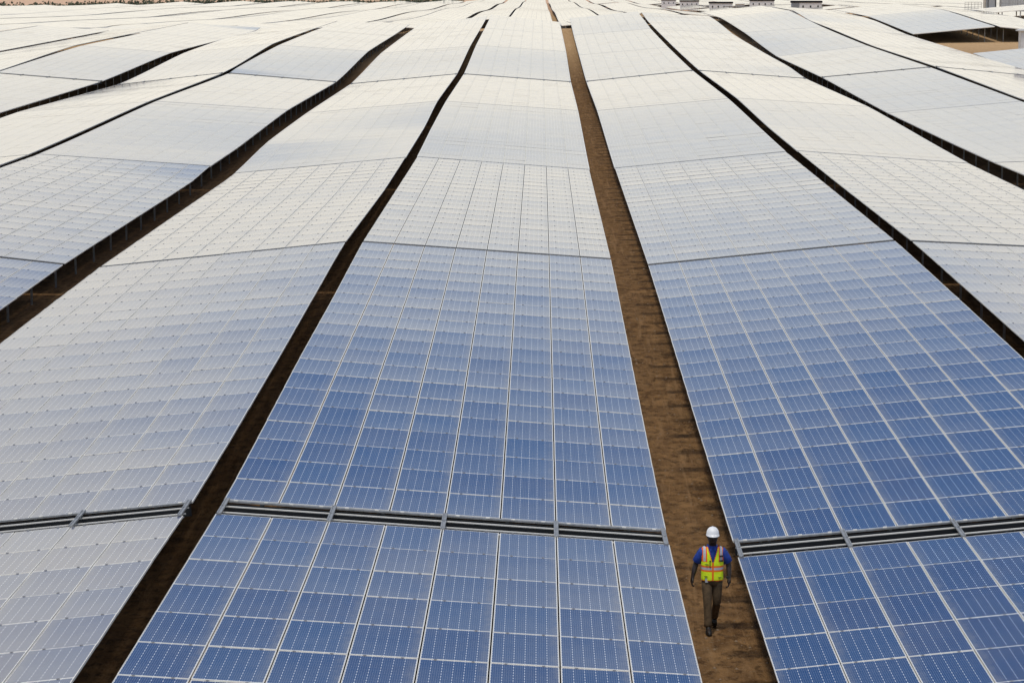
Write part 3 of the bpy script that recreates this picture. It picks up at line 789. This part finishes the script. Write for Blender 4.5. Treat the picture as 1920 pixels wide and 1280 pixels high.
# shirt: torso, collar and short sleeves
mb = loft([(0, .0, .93, .165, .112, .85), (0, .0, 1.08, .160, .112, .85), (0, -.005, 1.25, .178, .122, .82), (0, 0, 1.36, .188, .118, .80), (0, .0, 1.425, .160, .098, .85), (0, -.005, 1.475, .095, .074), (0, -.015, 1.505, .066, .062)])
for s, sh, el in ((-1, (-.150, .0, 1.418), (-.270, .045, 1.185)), (1, (.150, 0, 1.418), (.283, .018, 1.180))):
    a, b = Vector(sh), Vector(el)
    mb.tube([a, a + (b - a) * .25, a + (b - a) * .55, a + (b - a) * .93, a + (b - a) * .96], [.066, .086, .082, .080, .064], n=16)
mb.build('shirt', cloth_b, W, smooth=True, weld=True)
mb = MB()
for s in (-1, 1):
    mb.quad([(s * .012, -.118, 1.452), (s * .060, -.090, 1.50), (s * .078, -.070, 1.462), (s * .040, -.125, 1.412)])
    mb.quad([(s * .060, -.090, 1.50), (s * .082, .03, 1.512), (s * .096, .035, 1.470), (s * .078, -.070, 1.462)])
mb.build('collar', cloth_b, W)
# trousers
mb = loft([(0, 0, .80, .150, .105, .85), (0, 0, .88, .168, .118, .85), (0, 0, .985, .160, .112, .85)])
for hip, kn, an in (((-.087, 0, .87), (-.088, -.15, .52), (-.082, -.245, .115)), ((.087, 0, .87), (.082, -.03, .50), (.070, .25, .180))):
    a, b, c_ = Vector(hip), Vector(kn), Vector(an)
    pts = [a, a + (b - a) * .3, a + (b - a) * .65, b, b + (c_ - b) * .2, b + (c_ - b) * .45, b + (c_ - b) * .72, b + (c_ - b) * .88, c_]
    mb.tube(pts, [.094, .090, .080, .073, .069, .066, .063, .068, .060], n=18)
mb.build('trousers', khaki, W, smooth=True, weld=True)
mb = loft([(0, 0, .965, .165, .117, .85), (0, 0, 1.0, .165, .117, .85)]); mb.build('belt', black, W, smooth=False)
mb = MB(); mb.box((-.105, -.112, .905), (.05, .03, .07)); mb.build('key_ring', silver, W)
# boots
for an, yaw, tip in (((-.081, -.25, .0), R(3), 0.), ((.070, .24, .0), R(-6), .05)):
    mb = loft([(0, -.055, .0, .048, .140, .8), (0, -.055, .035, .050, .143, .8), (0, -.045, .07, .047, .125), (0, .005, .105, .043, .078), (0, .02, .16, .043, .052), (0, .022, .19, .045, .053)], 20)
    o = mb.build('boot', boot, W, smooth=True, weld=True); o.location = an; o.rotation_euler = (R(-22) if tip else 0, 0, yaw)
    if tip: o.location.z = .035
# vest: a fine shell over the shirt, coloured by zone, open in a V at the neck and at the armholes
rings = [(.895, .190, .138), (.93, .192, .139), (1.02, .188, .136), (1.12, .188, .136), (1.22, .193, .139), (1.30, .198, .139), (1.37, .196, .132), (1.42, .194, .118), (1.458, .172, .100), (1.486, .125, .084)]
NZ, NA = 96, 128
def vr(z):
    for (a, x1, y1), (b, x2, y2) in zip(rings, rings[1:]):
        if z <= b:
            t = (z - a) / (b - a); return x1 + (x2 - x1) * t, y1 + (y2 - y1) * t
    return rings[-1][1:]
def vp(i, j):
    z = .895 + (1.48 - .895) * i / NZ; a = 2 * math.pi * j / NA
    rx, ry = vr(z); c_, s_ = math.cos(a), math.sin(a)
    px = abs(c_) ** .82 * (1 if c_ >= 0 else -1) * rx; py = abs(s_) ** .82 * (1 if s_ >= 0 else -1) * ry
    dip = .022 * max(0, 1 - abs(px) / .05) * (1 if i == 0 else 0)
    f = .004 * math.sin(a * 7 + z * 9) * max(0, 1.25 - z) / .35
    return (px * (1 + f), py * (1 + f), z + dip)
mb = MB()
for i in range(NZ):
    for j in range(NA):
        p4 = [vp(i, j), vp(i, j + 1), vp(i + 1, j + 1), vp(i + 1, j)]
        c_ = sum((Vector(p) for p in p4), Vector()) / 4; x, y, z = c_
        front = y < 0
        vw = (z - 1.20) * .31 if z > 1.20 else -1                    # half width of the V neck
        if front and abs(x) < vw: continue
        if abs(x) > .186 and z > 1.22 and abs(y) < .085: continue   # armhole
        if z > 1.44 and abs(x) < .075: continue
        m_ = 0
        if 1.055 < z < 1.155: m_ = 1
        if 1.083 < z < 1.127: m_ = 2
        if z > 1.225 and .098 < abs(x) < .190: m_ = 1
        if z > 1.235 and .122 < abs(x) < .162: m_ = 2
        if front and abs(x) < .011: m_ = 1
        if front and 0 <= abs(x) - vw < .012 and z > 1.2: m_ = 1
        if z < .905: m_ = 1
        mb.quad(p4, m_)
mb.build('safety_vest', [lime, orange, silver], W, weld=True)
pk = simple('pocket_shadow', (.10, .12, .02), .8)
for cx, cz, wd in ((-.105, 1.185, .055), (.0, 0, 0), (-.12, .975, .05), (.12, .955, .05)):
    if wd:
        mb = MB(); mb.box((cx, -.137 if cz > 1 else -.130, cz), (wd, .02, .012)); mb.build('pocket_shade', pk, W)  # dark strip, paints the shade at a pocket's edge
mb = MB(); mb.box((-.052, -.142, 1.19), (.012, .014, .12)); mb.box((-.045, -.142, 1.248), (.02, .014, .012)); mb.box((-.045, -.142, 1.132), (.02, .014, .012)); mb.build('radio_clip', black, W)
for dz_ in (1.325, 1.242):
    mb = MB(); mb.box((.142, -.120, dz_), (.06, .03, .026)); mb.build('strap', black, W)
mb = MB(); c_ = Vector((.268, -.068, .945)); mb.tube([c_ + Vector((0, 0, .018)), c_ - Vector((0, 0, .018))], .034, n=14); mb.build('watch', black, W)
# hard hat: domed shell with ridge, brim and peak
hx, hy_, hz = 0., -.045, 1.695
mb = MB(); n1, n2 = 28, 9
def hp(i, j):
    a = 2 * math.pi * j / n1; t = i / n2 * math.pi / 2
    rx, ry = .108 * math.cos(t) ** .8 if i < n2 else 0, .136 * math.cos(t) ** .8 if i < n2 else 0
    rid = .006 * max(0, 1 - abs(math.cos(a) * rx) / .02) if i > 1 else 0
    return (hx + rx * math.cos(a), hy_ + ry * math.sin(a), hz + .125 * math.sin(t) + rid)
for i in range(n2):
    for j in range(n1): mb.quad([hp(i, j), hp(i, j + 1), hp(i + 1, j + 1), hp(i + 1, j)])
for j in range(n1):
    def bp(j_, o_):
        a = 2 * math.pi * j_ / n1; e = .012 + (.055 * max(0, -math.sin(a)) ** 2)
        return (hx + (.108 + (e * .5 if o_ else 0)) * math.cos(a), hy_ + (.136 + (e if o_ else 0)) * math.sin(a), hz - (.016 if o_ else 0))
    mb.quad([bp(j, 1), bp(j + 1, 1), bp(j + 1, 0), bp(j, 0)])
    lo = lambda p: (p[0], p[1], p[2] - .006)
    mb.quad([lo(bp(j, 0)), lo(bp(j + 1, 0)), lo(bp(j + 1, 1)), lo(bp(j, 1))])
    mb.quad([bp(j, 1), lo(bp(j, 1)), lo(bp(j + 1, 1)), bp(j + 1, 1)])
mb.build('hard_hat', helm, W, smooth=True, weld=True)

# ------------------------------------------------------------------ light
SUN_EL, SUN_AZ = 70.0, -150.0            # azimuth from +Y towards +X
w = D.worlds.new('World'); scene.world = w; w.use_nodes = True; nt = w.node_tree; nt.nodes.clear(); q = NT(nt)
out = nt.nodes.new('ShaderNodeOutputWorld'); bg = nt.nodes.new('ShaderNodeBackground')
sky = nt.nodes.new('ShaderNodeTexSky'); sky.sky_type = 'NISHITA'; sky.sun_disc = False
sky.sun_elevation = R(SUN_EL); sky.sun_rotation = R(SUN_AZ); sky.dust_density = .3; sky.air_density = 1.0; sky.ozone_density = 2.0
# a bank of bright desert haze and thin cloud stands on the horizon; its ragged top reaches higher on the left
tcw = nt.nodes.new('ShaderNodeTexCoord'); dx, dy, dz = q.sep(tcw.outputs['Generated'])
elev = q.m('MULTIPLY', q.m('ARCSINE', dz), 180 / math.pi); az = q.m('MULTIPLY', q.m('ARCTAN2', dx, dy), 180 / math.pi)
wob = q.noise(q.comb(q.m('MULTIPLY', az, .10), q.m('MULTIPLY', elev, .16), 0.), 1.0, 4., .55)
top = q.m('ADD', 9.1, q.m('ADD', q.rng(az, -16., -4.5, 5.4, 0., True), q.rng(az, 8., 13., 0., 3.5, True)))
e2 = q.m('ADD', q.m('SUBTRACT', elev, top), q.m('MULTIPLY', q.m('SUBTRACT', wob, .5), 2.8))
mask = q.rng(e2, -5.8, 5.8, 1., 0., True)
warm = q.mix(q.rng(elev, 2., 9.), (9.0, 8.45, 7.2), (8.95, 8.7, 7.9))
blue = nt.nodes.new('ShaderNodeMix'); blue.data_type = 'RGBA'; blue.blend_type = 'MULTIPLY'; blue.inputs[0].default_value = 1; blue.inputs[7].default_value = (.42, .63, .86, 1)
nt.links.new(sky.outputs[0], blue.inputs[6])
veil = q.m('MULTIPLY', q.rng(elev, 24., 48., 0., .8, True), q.rng(q.noise(tcw.outputs['Generated'], 2.2, 4.), .35, .65, .55, 1.))
over = q.mix(veil, blue.outputs[2], (8.2, 8.2, 8.3))                 # thin high cloud overhead
nt.links.new(q.mix(mask, over, warm), bg.inputs[0]); bg.inputs[1].default_value = .1; nt.links.new(bg.outputs[0], out.inputs[0])
sl = D.lights.new('sun', 'SUN'); sl.energy = 1.25; sl.angle = R(7.); sl.color = (1, .95, .87)
so = D.objects.new('sun', sl); COL.objects.link(so); so.location = (30, 20, 60)
dv = Vector((math.sin(R(SUN_AZ)) * math.cos(R(SUN_EL)), math.cos(R(SUN_AZ)) * math.cos(R(SUN_EL)), math.sin(R(SUN_EL))))
so.rotation_euler = (-dv).to_track_quat('-Z', 'Y').to_euler()
scene.view_settings.view_transform = 'Standard'; scene.view_settings.look = 'None'; scene.view_settings.exposure = .32
